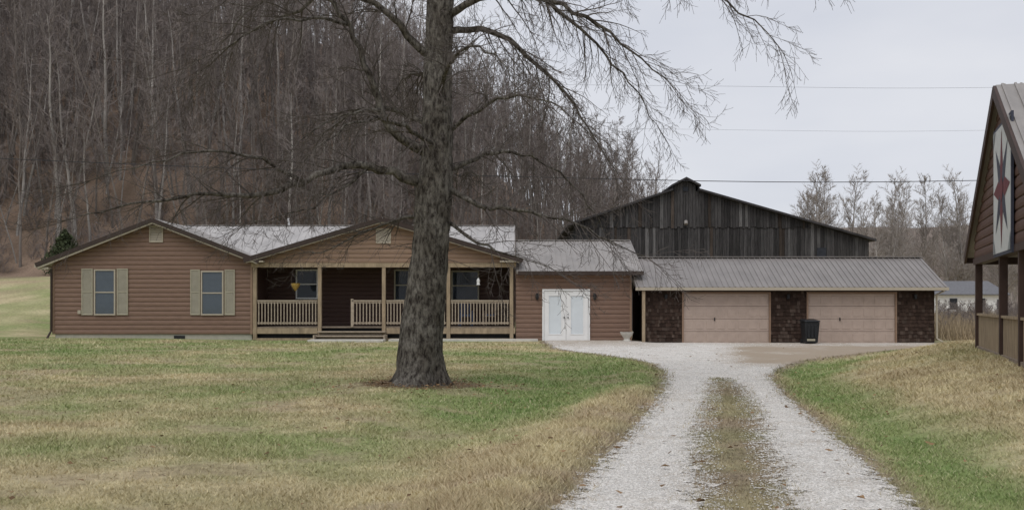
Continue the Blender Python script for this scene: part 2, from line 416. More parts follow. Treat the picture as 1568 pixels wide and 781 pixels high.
window('window_a',-17.22,-16.45,1.1,2.88,F-.01,H); shutter('shutter_a',-17.80,-17.33,1.05,2.97,F-.005,H); shutter('shutter_b',-16.34,-15.88,1.05,2.97,F-.005,H)
window('window_b',-12.80,-11.98,1.1,2.82,F-.01,H); shutter('shutter_c',-13.30,-12.90,1.05,2.93,F-.005,H); shutter('shutter_d',-11.88,-11.46,1.05,2.93,F-.005,H)
v=MB(); v.box(-15.0,-14.95,F-.07,F,4.05,4.75).box(-14.48,-14.43,F-.07,F,4.05,4.75).box(-14.95,-14.48,F-.07,F,4.05,4.1).box(-14.95,-14.48,F-.07,F,4.7,4.75)
for i in range(9): z=4.1+i*.067; v.quad((-14.95,F-.06,z),(-14.48,F-.06,z),(-14.48,F-.038,z+.06),(-14.95,F-.038,z+.06))
v.obj('gable_vent',M_tantrim,H)
MB().box(-17.95,-17.82,F-.1,F-.03,1.1,1.25).obj('outlet_box',M_tantrim,H)
MB().tube([(WL-.06,F-.1,2.95),(WL-.06,F-.12,.4),(WL-.12,F-.35,.1)],[.045]*3,6).obj('downspout',M_trimdark,H)
PX0,PX1=-10.72,.12; BZ=44.9; DZ=.56
pa,pz,ps=-5.3,5.03,.295
lap('porch_back_siding',lambda z:PX0,lambda z:PX1,DZ,3.2,BZ,M_porchshade,H)
MB().box(PX0,PX1,BZ+.01,52,-.1,3.2).obj('main_walls',M_siding,H)
MB().box(WR+.002,WR+.04,F+.1,BZ-.05,DZ,3.1).obj('porch_side_wall',M_porchshade,H)
MB().box(PX1-.03,PX1+.0,F+.1,BZ-.05,DZ,3.1).obj('porch_side_wall_e',M_porchshade,H)
MB().box(PX0+.04,PX1-.04,F+.07,BZ-.04,3.09,3.13).obj('porch_ceiling',M_trimdark,H)
dk=MB()
yb=F-.05
for i in range(18): dk.box(PX0+.05,PX1-.03,yb+i*.138,yb+i*.138+.13,DZ-.04,DZ)
dk.obj('deck_boards',M_deck,H)
dk=MB(); dk.box(PX0,-8.05,F-.06,F-.02,DZ-.28,DZ-.045).box(-5.2,PX1,F-.06,F-.02,DZ-.28,DZ-.045)
dk.box(PX0,-8.05,F-.08,F-.04,-.02,.10).box(-5.2,PX1,F-.08,F-.04,-.02,.09)
dk.obj('deck_rim',M_lumber,H)
MB().box(PX0,PX1,F+.3,F+.34,-.1,DZ-.06).obj('deck_shade_sheet',M_dark,H)  # upright dark sheet standing in for the shade beneath the deck
po=MB()
for x in (-10.63,-7.95,-5.3,-2.63,-.02): po.box(x-.075,x+.075,F-.1,F+.05,.02,3.02)
po.obj('porch_posts',M_lumber,H,bevel=.008)
bm=MB(); bm.box(PX0-.05,PX1+.05,F-.115,F+.06,3.02,3.2); bm.obj('porch_beam',M_lumber,H)
rl=MB()
for a,b in ((-10.53,-8.05),(-6.62,-5.4),(-5.2,-2.73),(-2.53,-.12)):
    rl.box(a,b,F-.09,F+.03,1.62,1.67).box(a,b,F-.05,F-.01,1.53,1.62).box(a,b,F-.05,F-.01,.68,.76)
    n=int((b-a)/.125)
    for i in range(n): x=a+(i+.5)*(b-a)/n; rl.box(x-.02,x+.02,F-.088,F-.052,.66,1.6)
rl.box(-6.66,-6.56,F-.09,F+.0,DZ,1.72)
rl.obj('porch_railing',M_rail,H)
lap('porch_gable_siding',lambda z:max(PX0-.1,pa-(pz-.1-z)/ps),lambda z:min(PX1+.1,pa+(pz-.1-z)/ps),3.2,pz-.13,F-.06,M_siding2,H)
MB().poly([(PX0-.1,F+.02,3.2),(PX1+.1,F+.02,3.2),(pa,F+.02,pz-.13)]).obj('porch_gable_back',M_siding,H)
v=MB(); v.box(-5.62,-5.57,F-.12,F,4.0,4.62).box(-5.05,-5.0,F-.12,F,4.0,4.62).box(-5.57,-5.05,F-.12,F,4.0,4.05).box(-5.57,-5.05,F-.12,F,4.57,4.62)
for i in range(8): z=4.05+i*.065; v.quad((-5.57,F-.115,z),(-5.05,F-.115,z),(-5.05,F-.096,z+.06),(-5.57,F-.096,z+.06))
v.obj('porch_gable_vent',M_tantrim,H)
y0=F-.45
roof('porch_roof_w',(pa-5.68,y0,pz-5.68*ps),(pa-5.68,48.2,pz-5.68*ps),(pa,48.2,pz),(pa,y0,pz),M_roofA,H,th=.08)
roof('porch_roof_e',(pa+5.72,y0,pz-5.72*ps),(pa+5.72,44.9,pz-5.72*ps),(pa,44.9,pz),(pa,y0,pz),M_roofA,H,th=.08)
tr=MB(); tr.beam((pa-5.7,y0-.03,pz-5.7*ps-.06),(pa,y0-.03,pz-.06),.05,.19); tr.beam((pa,y0-.032,pz-.06),(pa+5.75,y0-.032,pz-5.75*ps-.06),.05,.19)
tr.obj('porch_rake_trim',M_trimdark,H)
tr=MB(); tr.beam((pa-5.6,y0-.005,pz-5.6*ps-.17),(pa,y0-.005,pz-.17),.04,.05); tr.beam((pa,y0-.007,pz-.17),(pa+5.6,y0-.007,pz-5.6*ps-.17),.04,.05)
tr.box(-10.95,-10.2,y0-.01,F-.12,3.22,3.28); tr.box(-.5,.42,y0-.01,F-.12,3.22,3.28)
tr.obj('porch_soffit',M_tantrim,H)
ms=.34; MRY,MRZ=48.3,5.17
def mz(y): return MRZ-(MRY-y)*ms
roof('main_roof_front',(-14.6,F+.2,mz(F+.2)),(.1,F+.2,mz(F+.2)),(.1,MRY,MRZ),(-15.4,MRY,MRZ),M_roofA,H,th=.1,rib=.3)
roof('main_roof_back',(-15.4,54,MRZ-5.7*ms),(.1,54,MRZ-5.7*ms),(.1,MRY,MRZ),(-15.4,MRY,MRZ),M_roofA,H)
MB().poly([(.02,F+.5,mz(F+.5)-.1),(.02,MRY,MRZ-.1),(.02,54,MRZ-5.7*ms-.1),(.02,54,2),(.02,F+.5,2)]).obj('main_gable_end',M_siding,H)
tr=MB(); tr.beam((.12,F+.2,mz(F+.2)-.05),(.12,MRY,MRZ-.05),.05,.16,(0,0,1)); tr.beam((-15.4,MRY,MRZ+.02),(.12,MRY,MRZ+.02),.2,.03); tr.obj('main_roof_trim',M_roofB,H)
MB().tube([(-10.6,48.6,5.0),(-10.6,48.6,5.55)],[.05,.05],8).obj('vent_pipe',M_white,H)
window('porch_window_a',-9.4,-8.55,1.78,2.95,BZ-.02,H,M_white,M_curt,blinds=False)
window('porch_window_b',-5.1,-4.3,1.7,2.95,BZ-.02,H,M_shutter,M_curt,blinds=False)
window('porch_window_c',-2.6,-1.5,1.7,2.9,BZ-.02,H,M_shutter,M_curt,blinds=False)
d=MB(); d.box(-3.95,-3.05,BZ-.09,BZ-.035,DZ,2.62)
for zz_ in (.72,1.5,2.05): d.box(-3.8,-3.55,BZ-.105,BZ-.085,zz_,zz_+.45 if zz_<2 else zz_+.4); d.box(-3.45,-3.2,BZ-.105,BZ-.085,zz_,zz_+.45 if zz_<2 else zz_+.4)
d.obj('front_door',M_tantrim,H,bevel=.006)
st=MB()
for i in range(3):
    z=DZ-.17*(i+1)
    st.box(-8.0,-5.2,F-.36-.30*i,F-.06-.30*i+.02,z-.045,z)
    st.box(-7.98,-5.22,F-.09-.30*i,F-.062-.30*i,z-.17,z-.047)
st.box(-8.05,-8.0,F-1.0,F-.06,-.1,.25); st.box(-5.2,-5.15,F-1.0,F-.06,-.1,.25)
st.obj('porch_steps',M_rail,H)
MB().box(-8.1,-5.1,F-1.9,F-.98,-.06,.09).obj('step_slab',M_conc,H,bevel=.01)
MB().box(-5.0,1.05,F-1.0,F-.1,-.2,.075).obj('walk_slab',M_conc,H,bevel=.01)
A0,A1=.16,4.92; AF=F+.02
MB().box(A0,A1,AF,50,-.1,2.75).obj('addition_walls',M_siding,H)
lap('addition_siding',lambda z:A0,lambda z:A1,-.05,2.72,AF-.002,M_siding,H)
MB().box(A1-.05,A1+.04,AF-.05,AF+.05,-.1,2.72).obj('addition_corner',M_siding2,H)
er,ez,ry,rzz=AF-.45,2.84,46.6,4.38
roof('addition_roof_front',(.18,er,ez),(5.36,er,ez),(5.36,ry,rzz),(.18,ry,rzz),M_roofB,H,rib=.23)
roof('addition_roof_back',(.18,51,2.8),(5.36,51,2.8),(5.36,ry,rzz),(.18,ry,rzz),M_roofB,H)
MB().poly([(A1,AF,2.7),(A1,ry,4.2),(A1,50,2.9),(A1,50,2.7)]).obj('addition_gable',M_siding,H)
tr=MB(); tr.box(.25,5.38,er-.05,er-.002,ez-.15,ez+.01); tr.beam((5.38,er,ez-.07),(5.38,ry,rzz-.07),.05,.15); tr.obj('addition_fascia',M_trimdark,H)
MB().box(.3,5.34,er,AF-.04,ez-.13,ez-.105).obj('addition_soffit',M_tantrim,H)
MB().beam((.18,ry,rzz+.02),(5.36,ry,rzz+.02),.25,.03).obj('addition_ridge_cap',M_roofB,H)
dx0,dx1=1.25,3.22; dm=(dx0+dx1)/2
fd=MB(); y=AF-.03
fd.box(dx0,dx0+.07,y-.10,y,-.02,2.12).box(dx1-.07,dx1,y-.10,y,-.02,2.12).box(dx0+.07,dx1-.07,y-.10,y,2.05,2.12)
for a,b in ((dx0+.08,dm-.005),(dm+.005,dx1-.08)):
    fd.box(a,a+.17,y-.07,y-.01,.0,2.04).box(b-.17,b,y-.07,y-.01,.0,2.04).box(a+.17,b-.17,y-.07,y-.01,1.87,2.04).box(a+.17,b-.17,y-.07,y-.01,0,.24)
    fd.box(a+.17,a+.2,y-.085,y-.02,.24,1.87).box(b-.2,b-.17,y-.085,y-.02,.24,1.87).box(a+.2,b-.2,y-.085,y-.02,.24,.27).box(a+.2,b-.2,y-.085,y-.02,1.84,1.87)
fd.obj('french_doors',M_white,H,bevel=.004)
gl=MB()
for a,b in ((dx0+.28,dm-.205),(dm+.205,dx1-.28)): gl.box(a,b,y-.05,y-.03,.27,1.84)
gl.obj('door_lites',M_doorlite,H)
hd=MB(); hd.tube([(dm-.08,y-.13,.95),(dm-.08,y-.07,.95)],[.03,.03],8).tube([(dm+.08,y-.13,.95),(dm+.08,y-.07,.95)],[.03,.03],8).tube([(dm+.08,y-.1,1.08),(dm+.08,y-.07,1.08)],[.025,.025],8); hd.obj('door_knobs',M_dark,H)
MB().box(dx0,dx1,AF-.35,AF-.03,-.1,-.025).obj('door_sill',M_conc,H)
for i,x in enumerate((1.04,3.42)):
    s=MB(); s.box(x-.04,x+.04,AF-.06,AF-.03,1.70,1.95).box(x-.015,x+.015,AF-.15,AF-.06,1.92,1.95)
    s.tube([(x,AF-.14,1.92),(x,AF-.14,1.86),(x,AF-.14,1.72),(x,AF-.14,1.66)],[.02,.09,.06,.02],6); s.obj('wall_lantern_%d'%(i+1),M_dark,H)

# ---------------------------------------------------------------- garage
G=empty('shingled_garage')
GFy=41.95; gx0,gx1=5.47,17.3; gz=-.13
M_shingle=attrmat('cedar_shingle',.9,7,.5,.3,attr='Col')
def shingles(name,x0,x1,z0,z1,y,parent,holes):
    V=[];Fc=[];C=[]
    z=z0
    while z<z1:
        x=x0-random.random()*.1
        while x<x1:
            w=.07+random.random()*.08; a=max(x,x0); b=min(x+w-.004,x1); x+=w
            if b-a<.02: continue
            hit=[hh for hh in holes if a<hh[1] and b>hh[0] and z<hh[2]]
            if hit:
                hit=hit[0]
                if a<hit[0]-.02: b=hit[0]
                elif b>hit[1]+.02: a=hit[1]
                else: continue
            zt=min(z+.17,z1); dz=(random.random()-.5)*.03; n=len(V)
            o=.03+random.random()*.010
            V+=[(a,y-o,z+dz),(b,y-o,z+dz),(b,y-.004,zt),(a,y-.004,zt),(a,y,z+dz),(b,y,z+dz)]
            Fc+=[(n,n+1,n+2,n+3),(n+4,n+5,n+1,n)]
            k=.65+.6*random.random(); st_=max(0,1-(z-z0)/1.4)
            c=np.array([.050,.033,.026])*k
            if random.random()<.10+.25*st_: c=np.array([.085,.062,.050])*k
            C+=[c]*6
        z+=.15
    me=bpy.data.meshes.new(name); me.from_pydata(V,[],Fc); me.materials.append(M_shingle); add_color(me,np.array(C))
    o=bpy.data.objects.new(name,me); COL.objects.link(o); o.parent=parent
doors=((7.03,10.52),(12.13,15.68)); dtop=1.93
M_gwall=mat('garage_dark_wall',(.05,.03,.022),.9,.3,5,.3)
w=MB()
xsn=[gx0,7.0,10.55,12.1,15.71,gx1]
for i in range(0,6,2): w.box(xsn[i],xsn[i+1],GFy,GFy+.15,gz-.1,2.3)
w.box(7.0,10.55,GFy,GFy+.15,dtop+.04,2.3).box(12.1,15.71,GFy,GFy+.15,dtop+.04,2.3)
w.box(gx0,gx0+.15,GFy+.15,46.5,gz-.1,2.4).box(gx1-.15,gx1,GFy+.15,46.5,gz-.1,2.4).box(gx0+.15,gx1-.15,46.35,46.5,gz-.1,2.4)
w.obj('garage_walls',M_gwall,G)
shingles('garage_shingles',gx0,gx1,gz-.05,2.2,GFy-.002,G,[(7.0-.05,10.55+.05,dtop+.1),(12.1-.05,15.71+.05,dtop+.1)])
for i,(a,b) in enumerate(doors):
    d=MB(); hh=(dtop-gz)/4
    for r in range(4):
        z=gz+r*hh
        d.box(a,b,GFy-.0,GFy+.05,z+.006,z+hh-.006)
        n=8; pw=(b-a)/n
        for k in range(n): d.box(a+k*pw+.06,a+(k+1)*pw-.06,GFy-.014,GFy+.001,z+.10,z+hh-.10)
    d.obj('garage_door_%d'%(i+1),M_garagedoor,G,bevel=.006)
    t=MB(); t.box(a-.07,a-.005,GFy-.06,GFy+.02,gz,dtop+.07).box(b+.005,b+.07,GFy-.06,GFy+.02,gz,dtop+.07).box(a-.005,b+.005,GFy-.06,GFy+.02,dtop+.003,dtop+.07)
    t.obj('garage_door_trim_%d'%(i+1),M_siding2,G)
    MB().box((a+b)/2-.5,(a+b)/2-.46,GFy-.05,GFy-.01,gz+.95,gz+1.08).obj('garage_door_handle_%d'%(i+1),M_dark,G)
ge,gez,gry,grz=GFy-.5,2.19,44.2,3.5
roof('garage_roof_front',(5.02,ge,gez),(17.65,ge,gez),(17.65,gry,grz),(5.02,gry,grz),M_roofC,G,rib=.23,ribh=.03)
roof('garage_roof_back',(5.02,47.0,2.1),(17.65,47.0,2.1),(17.65,gry,grz),(5.02,gry,grz),M_roofC,G)
MB().beam((5.02,gry,grz+.03),(17.65,gry,grz+.03),.3,.03).obj('garage_ridge_cap',M_roofC,G)
MB().box(5.0,17.68,ge-.04,ge-.002,gez-.13,gez-.01).obj('garage_fascia',M_tantrim,G)
MB().box(5.05,17.6,ge,GFy-.04,gez-.15,gez-.12).obj('garage_soffit',M_gwall,G)
for x,nm in ((gx0,'w'),(gx1,'e')): MB().poly([(x,GFy,2.2),(x,gry,3.4),(x,46.5,2.3)]).obj('garage_gable_'+nm,M_gwall,G)
MB().box(5.28,5.40,ge+.05,ge+.17,-.2,gez-.15).obj('garage_corner_post',M_lumber,G)
MB().tube([(17.5,ge,gez-.15),(17.36,GFy-.08,1.9),(17.38,GFy-.08,.1),(17.55,GFy-.3,-.05)],[.04]*4,6).obj('garage_downspout',M_tantrim,G)
for i,x in enumerate((6.3,11.3,16.5)):
    MB().box(x-.05,x+.05,GFy-.12,GFy-.03,1.72,1.9).obj('garage_light_%d'%(i+1),M_dark,G)

T=empty('trash_bin',(11.93,41.0,float(height(11.93,41.0))+.005))
b=MB(); b.hexa([(-.24,-.26,.05),(.24,-.26,.05),(.24,.26,.0),(-.24,.26,.0),(-.30,-.33,.88),(.30,-.33,.88),(.30,.33,.88),(-.30,.33,.88)])
for i in range(3): b.box(-.18+.14*i,-.10+.14*i,-.33,-.29,.25,.75)
b.obj('bin_body',M_plastic,T,bevel=.015)
b=MB(); b.hexa([(-.33,-.37,.885),(.33,-.37,.885),(.33,.36,.885),(-.33,.36,.885),(-.30,-.34,.93),(.30,-.34,.93),(.28,.33,.98),(-.28,.33,.98)]); b.obj('bin_lid',M_plastic,T,bevel=.015)
b=MB(); b.tube([(-.3,.28,.09),(-.24,.28,.09)],[.09,.09],14); b.tube([(.24,.28,.09),(.3,.28,.09)],[.09,.09],14); b.tube([(-.28,.38,.9),(.28,.38,.9)],[.018,.018],8); b.obj('bin_wheels_handle',M_plastic,T)
MB().box(-.2,.12,-.305,-.285,.12,.2).obj('bin_label',M_shutter,T)

U=empty('stone_planter',(4.65,41.5,-.02))
u_=MB(); prof=[(.16,0),(.17,.05),(.12,.09),(.12,.14),(.24,.3),(.28,.40),(.26,.40)]
u_.tube([(0,0,z) for r,z in prof],[r for r,z in prof],16); u_.obj('urn',M_conc,U,smooth=False)
MB().tube([(0,0,.39),(0,0,.405)],[.21,.20],12).obj('soil',M_trimdark,U)

def chair(x,y,mat_,rz):
    c=empty('porch_chair',(x,y,DZ),rz); m=MB()
    for sx in (-.25,.25):
        m.box(sx-.02,sx+.02,-.27,-.23,0,.62); m.box(sx-.02,sx+.02,.2,.24,0,1.05); m.box(sx-.03,sx+.03,-.28,.24,.62,.65)
    m.box(-.23,.23,-.25,.24,.40,.44)
    m.box(-.23,.23,.2,.235,.98,1.06)
    for i in range(6): m.box(-.2+i*.075,-.165+i*.075,.205,.23,.44,.98)
    m.obj('chair_frame',mat_,c); MB().box(-.21,.21,-.24,.18,.441,.5).obj('chair_cushion',M_blue,c,bevel=.02)
chair(-2.0,43.9,M_blue,.2); chair(-.9,44.0,M_deck,-.2); chair(-3.9,43.9,M_dark,0)
hb=empty('hanging_basket',(-9.05,F+.4,2.05)); m=MB(); m.tube([(0,0,0),(0,0,.1),(0,0,.22),(0,0,.32)],[.02,.1,.17,.2],12); m.obj('basket',M_yellow,hb)
m=MB()
for a in range(3): m.tube([(.18*math.cos(a*2.1),.18*math.sin(a*2.1),.32),(0,0,.75),(0,0,1.05)],[.008]*3,4)
m.obj('chains',M_dark,hb)
bf=empty('bird_feeder',(-1.4,F+.1,2.3)); m=MB(); m.tube([(0,0,0),(0,0,.03),(0,0,.2),(0,0,.3)],[.1,.06,.07,.01],10); m.obj('feeder_body',M_white,bf); m=MB(); m.tube([(0,0,.3),(0,0,.78)],[.005,.005],4); m.obj('feeder_hook',M_dark,bf)

# ---------------------------------------------------------------- barn
Bn=empty('weathered_barn')
M_barn=attrmat('weathered_boards',.9,4,.6,.6,attr='Col',stretch=(4,4,.3))
def barn_top(x):
    if x<9.4: return 6.2+(x-3.4)*.337
    if x<10.15: return 8.45+(x-9.4)*.47
    if x<10.9: return 8.80-(x-10.15)*.47
    return 8.2-(x-10.9)*.286
BY=60
def boards(name,x0,x1,y,zb,topf,parent,out=0):
    V=[];Fc=[];C=[];x=x0
    while x<x1:
        w_=.14+random.random()*.10; a=x;b=min(x+w_-.018,x1); x+=w_
        o=out+random.random()*.02; n=len(V); z0=zb+random.uniform(-.08,.05); ta,tb=topf(a),topf(b)
        if min(ta,tb)<=z0: continue
        if abs(ta-tb)>.2: ta=tb=min(ta,tb)
        V+=[(a,y-o,z0),(b,y-o,z0),(b,y-o,tb),(a,y-o,ta),(a,y-o+.03,z0),(b,y-o+.03,z0),(b,y-o+.03,tb),(a,y-o+.03,ta)]
        Fc+=[(n,n+1,n+2,n+3),(n+1,n+5,n+6,n+2),(n+4,n,n+3,n+7),(n+4,n+5,n+1,n)]
        k=.55+.8*random.random(); c=np.array([.058,.055,.054])*k
        if random.random()<.12: c=np.array([.115,.111,.108])*k
        if random.random()<.08: c=np.array([.066,.053,.044])*k
        C+=[c]*8
    me=bpy.data.meshes.new(name); me.from_pydata(V,[],Fc); me.materials.append(M_barn); add_color(me,np.array(C))
    o=bpy.data.objects.new(name,me); COL.objects.link(o); o.parent=parent
boards('lower_boards',3.7,20.9,BY,-.1,lambda x:min(6.1,barn_top(x)-.15),Bn)
boards('gable_boards',3.7,20.9,BY,5.95,lambda x:barn_top(x)-.12,Bn,out=.06)
prof=[(3.25,6.14),(9.38,8.2),(9.30,8.42),(10.15,8.86),(11.0,8.42),(10.92,8.19),(21.2,5.25)]
M_barnroof=mat('barn_roof_tin',(.045,.042,.043),.8,.4,1.5,.1)
r=MB()
for (xa,za),(xb,zb) in zip(prof[:-1],prof[1:]):
    if xb-xa<.09: continue
    r.hexa([(xa,BY-.45,za-.12),(xb,BY-.45,zb-.12),(xb,82,zb-.12),(xa,82,za-.12),(xa,BY-.45,za),(xb,BY-.45,zb),(xb,82,zb),(xa,82,za)])
r.box(9.36,9.42,BY-.30,81.9,8.06,8.34).box(10.88,10.94,BY-.30,81.9,8.06,8.34)
r.obj('barn_roof',M_barnroof,Bn)
w=MB(); w.box(3.75,3.8,BY+.1,81,-.1,6.1).box(20.8,20.85,BY+.1,81,-.1,5.2).poly([(3.8,BY+.05,-.1),(20.8,BY+.05,-.1),(20.8,BY+.05,5.1),(10.9,BY+.05,8.0),(9.4,BY+.05,8.0),(3.8,BY+.05,6.1)])
w.poly([(3.8,81,-.1),(20.8,81,-.1),(20.8,81,5.1),(10.9,81,8.0),(9.4,81,8.0),(3.8,81,6.1)])
w.obj('barn_inner_walls',M_curt,Bn)
w=MB(); w.box(17.85,18.4,BY-.06,BY-.035,4.15,4.75).box(10.0,10.3,BY-.11,BY-.085,8.05,8.3).box(4.9,5.5,BY-.06,BY-.035,3.2,4.2); w.obj('barn_openings',M_curt,Bn)
MB().tube([(10.15,BY-.3,6.12),(10.15,BY-.2,6.3)],[.11,.11],10).obj('barn_lamp',M_roofB,Bn)

# ---------------------------------------------------------------- quilt pavilion (right)
Q=empty('quilt_barn_pavilion',(9.45,20.0,0),-math.radians(18.57))
qa,qs=5.83,.547; hw=5.6; oh=.12
L=9.0
M_qsid=mat('redbrown_log_siding',(.115,.062,.045),.7,.25,3,.2,(1,6,6))
M_qtrim=mat('redbrown_trim',(.06,.035,.027),.6,.2,3,.1)
mb=MB(); z=2.62
while z<qa-.2:
    hh=.2
    for (a,oa),(b,ob) in zip(PROF[:-1],PROF[1:]):
        za,zb=z+a*hh,z+b*hh; wa=max(0,(qa-.18-za)/qs); wb=max(0,(qa-.18-zb)/qs); wa=min(wa,4.75); wb=min(wb,4.75)
        mb.quad((oh-oa,wa,za),(oh-oa,-wa,za),(oh-ob,-wb,zb),(oh-ob,wb,zb))
    z+=hh
mb.obj('gable_siding',M_qsid,Q)
MB().poly([(oh+.05,4.75,2.5),(oh+.05,-4.75,2.5),(oh+.05,-4.75,3.0),(oh+.05,0,5.6),(oh+.05,4.75,3.0)]).obj('gable_inner',M_gwall,Q)
roof('pavilion_roof_near',(0,-hw,qa-hw*qs),(L,-hw,qa-hw*qs),(L,0,qa),(0,0,qa),M_roofB,Q,rib=.23,ribh=.03)
roof('pavilion_roof_far',(0,hw,qa-hw*qs),(L,hw,qa-hw*qs),(L,0,qa),(0,0,qa),M_roofB,Q,rib=.3)
tr=MB(); tr.beam((-.03,hw+.03,qa-(hw+.03)*qs-.12),(-.03,0,qa-.12),.05,.22); tr.beam((-.032,0,qa-.12),(-.032,-hw-.03,qa-(hw+.03)*qs-.12),.05,.22)
tr.box(-.02,L,hw,hw+.03,qa-hw*qs-.22,qa-hw*qs-.02); tr.obj('rake_fascia',M_qtrim,Q)
tr=MB(); tr.box(oh-.05,oh+.15,-4.8,4.8,2.48,2.62); tr.box(oh+.15,L,4.65,4.8,2.48,2.62); tr.box(oh+.15,L,-4.8,-4.65,2.48,2.62); tr.obj('pavilion_beams',M_qtrim,Q)
p=MB()
for u in (4.6,.35,-2.2,-4.6): p.box(oh-.02,oh+.13,u-.075,u+.075,.2,2.48)
for xx_ in (3.2,6,8.7):
    for u in (4.6,-4.6): p.box(xx_,xx_+.15,u-.075,u+.075,.2,2.48)
p.obj('pavilion_posts',M_qtrim,Q)
p=MB(); p.box(oh,L,-4.7,4.7,.3,.56); p.obj('pavilion_floor',M_deck,Q)
p=MB()
for a,b in ((.43,4.52),(-2.12,.27),(-4.52,-2.28)):
    p.box(oh+.0,oh+.1,a,b,1.28,1.33)
    n=int((b-a)/.16)
    for i in range(n): u=a+(i+.5)*(b-a)/n; p.box(oh+.04,oh+.065,u-.055,u+.055,.56,1.28)
p.obj('pavilion_slat_rail',M_lumber,Q)
MB().box(3.8,4.0,-4.0,4.0,.56,2.48).obj('pavilion_inner_wall',M_gwall,Q)
M_q1=mat('quilt_white',(.62,.63,.62),.6,.05,4,.02); M_q2=mat('quilt_navy',(.05,.055,.08),.6,.1,4,.02); M_q3=mat('quilt_red',(.15,.03,.035),.6,.1,4,.02); M_q4=mat('quilt_gray',(.27,.29,.30),.6,.1,4,.02)
QB=empty('barn_quilt'); QB.parent=Q; QB.location=(oh-.07,-.62,3.74)
S=1.2
def qp(lst,m,nm,off):
    mb=MB()
    for pts in lst: mb.poly([(off,-x*S,y*S) for x,y in pts])
    mb.obj(nm,m,QB)
MB().box(-.02,.02,-S-.06,S+.06,-S-.06,S+.06).obj('quilt_board',M_q2,QB)
qp([[(-1,-1),(1,-1),(1,1),(-1,1)]],M_q1,'quilt_ground',-.024)
def pol(r,t): return (r*math.sin(math.radians(t)),r*math.cos(math.radians(t)))
def diam(t,r): return [(0,0),pol(.40,t-22.5),pol(r,t),pol(.40,t+22.5)]
qp([diam(k*90,.95) for k in range(4)],M_q3,'quilt_star_a',-.029)
qp([diam(45+k*90,.98) for k in range(4)],M_q2,'quilt_star_b',-.029)
qp([[(sx,sy),(sx*.72,sy),(sx,sy*.72)] for sx in (-1,1) for sy in (-1,1)],M_q4,'quilt_corners',-.032)
qp([[pol(.20,k*45) for k in range(8)]],M_q3,'quilt_center',-.035)

# ---------------------------------------------------------------- distant white house
WH=empty('white_farmhouse'); wy=95; wz=float(height(42,95))
MB().box(39.0,45.6,wy,wy+8,wz-.3,2.35).obj('walls',M_white,WH)
M_sh=mat('gray_shingle_roof',(.17,.17,.18),.9,.2,5,.1)
roof('roof_front',(38.6,wy-.5,2.3),(46,wy-.5,2.3),(46,wy+4,3.6),(38.6,wy+4,3.6),M_sh,WH,rib=50); roof('roof_back',(38.6,wy+8.5,2.3),(46,wy+8.5,2.3),(46,wy+4,3.6),(38.6,wy+4,3.6),M_sh,WH,rib=50)
w=MB(); w.box(40.6,41.3,wy-.04,wy-.01,.9,1.9).box(43,43.9,wy-.04,wy-.01,.3,1.9).box(45.0,45.4,wy-.04,wy-.01,.9,1.8); w.obj('windows',M_curt,WH)

# ---------------------------------------------------------------- trees
def bark_mat():
    m,nt,b=newmat('furrowed_bark'); N=nt.nodes.new; K=nt.links.new
    tc=N('ShaderNodeTexCoord'); mp=N('ShaderNodeMapping'); mp.inputs['Scale'].default_value=(1,1,.42); K(tc.outputs['Object'],mp.inputs[0])
    nz=N('ShaderNodeTexNoise'); nz.inputs['Scale'].default_value=15; nz.inputs['Detail'].default_value=10; nz.inputs['Roughness'].default_value=.72; K(mp.outputs[0],nz.inputs[0])
    n2=N('ShaderNodeTexNoise'); n2.inputs['Scale'].default_value=2.2; n2.inputs['Detail'].default_value=6; K(tc.outputs['Object'],n2.inputs[0])
    cr=N('ShaderNodeValToRGB'); e=cr.color_ramp.elements; e[0].position=.40; e[0].color=(.045,.038,.033,1); e[1].position=.60; e[1].color=(.235,.218,.19,1)
    K(nz.outputs[0],cr.inputs[0])
    mx=N('ShaderNodeMix'); mx.data_type='RGBA'; mx.blend_type='MULTIPLY'; mx.inputs[0].default_value=.85
    c2=N('ShaderNodeValToRGB'); c2.color_ramp.elements[0].position=.35; c2.color_ramp.elements[0].color=(.5,.47,.44,1); c2.color_ramp.elements[1].position=.65; c2.color_ramp.elements[1].color=(1.0,1,1,1); K(n2.outputs[0],c2.inputs[0])
    K(cr.outputs[0],mx.inputs[6]); K(c2.outputs[0],mx.inputs[7]); K(mx.outputs[2],b.inputs['Base Color'])
    bp=N('ShaderNodeBump'); bp.inputs['Strength'].default_value=1; bp.inputs['Distance'].default_value=.05; K(nz.outputs[0],bp.inputs['Height']); K(bp.outputs[0],b.inputs['Normal'])
    b.inputs['Roughness'].default_value=.95; b.inputs['Specular IOR Level'].default_value=.1
    return m
M_bark=bark_mat()
M_twig=mat('twig_bark',(.10,.086,.077),.9,.25,8,.1,spec=.1)

HT=empty('bare_yard_tree')
TD=19.6
def tp(px,py,dy=0.):  # survey position in the tree's plane (80 units per metre) -> metres
    return Vector(((px-784)/80.0,TD+dy,1.6+(462-py)/80.0))
def spline(pts,step):
    out=[];n=len(pts)
    for i in range(n-1):
        p0=pts[max(i-1,0)];p1=pts[i];p2=pts[i+1];p3=pts[min(i+2,n-1)]
        k=max(1,int((p2-p1).length/step))
        for j in range(k):
            t=j/k
            out.append(.5*((2*p1)+(p2-p0)*t+(2*p0-5*p1+4*p2-p3)*t*t+(3*p1-p0-3*p2+p3)*t**3))
    out.append(pts[-1].copy()); return out
tr_pts=[(640,606,.64),(640,594,.61),(641,582,.53),(642,566,.46),(644,540,.42),(647,500,.40),(652,450,.375),(657,400,.345),(661,350,.335),(663,310,.345),(665,285,.345),(668,250,.30),(669,200,.285),(671,100,.265),(675,0,.25),(684,-110,.21),(680,-230,.17),(690,-350,.12),(684,-460,.07)]
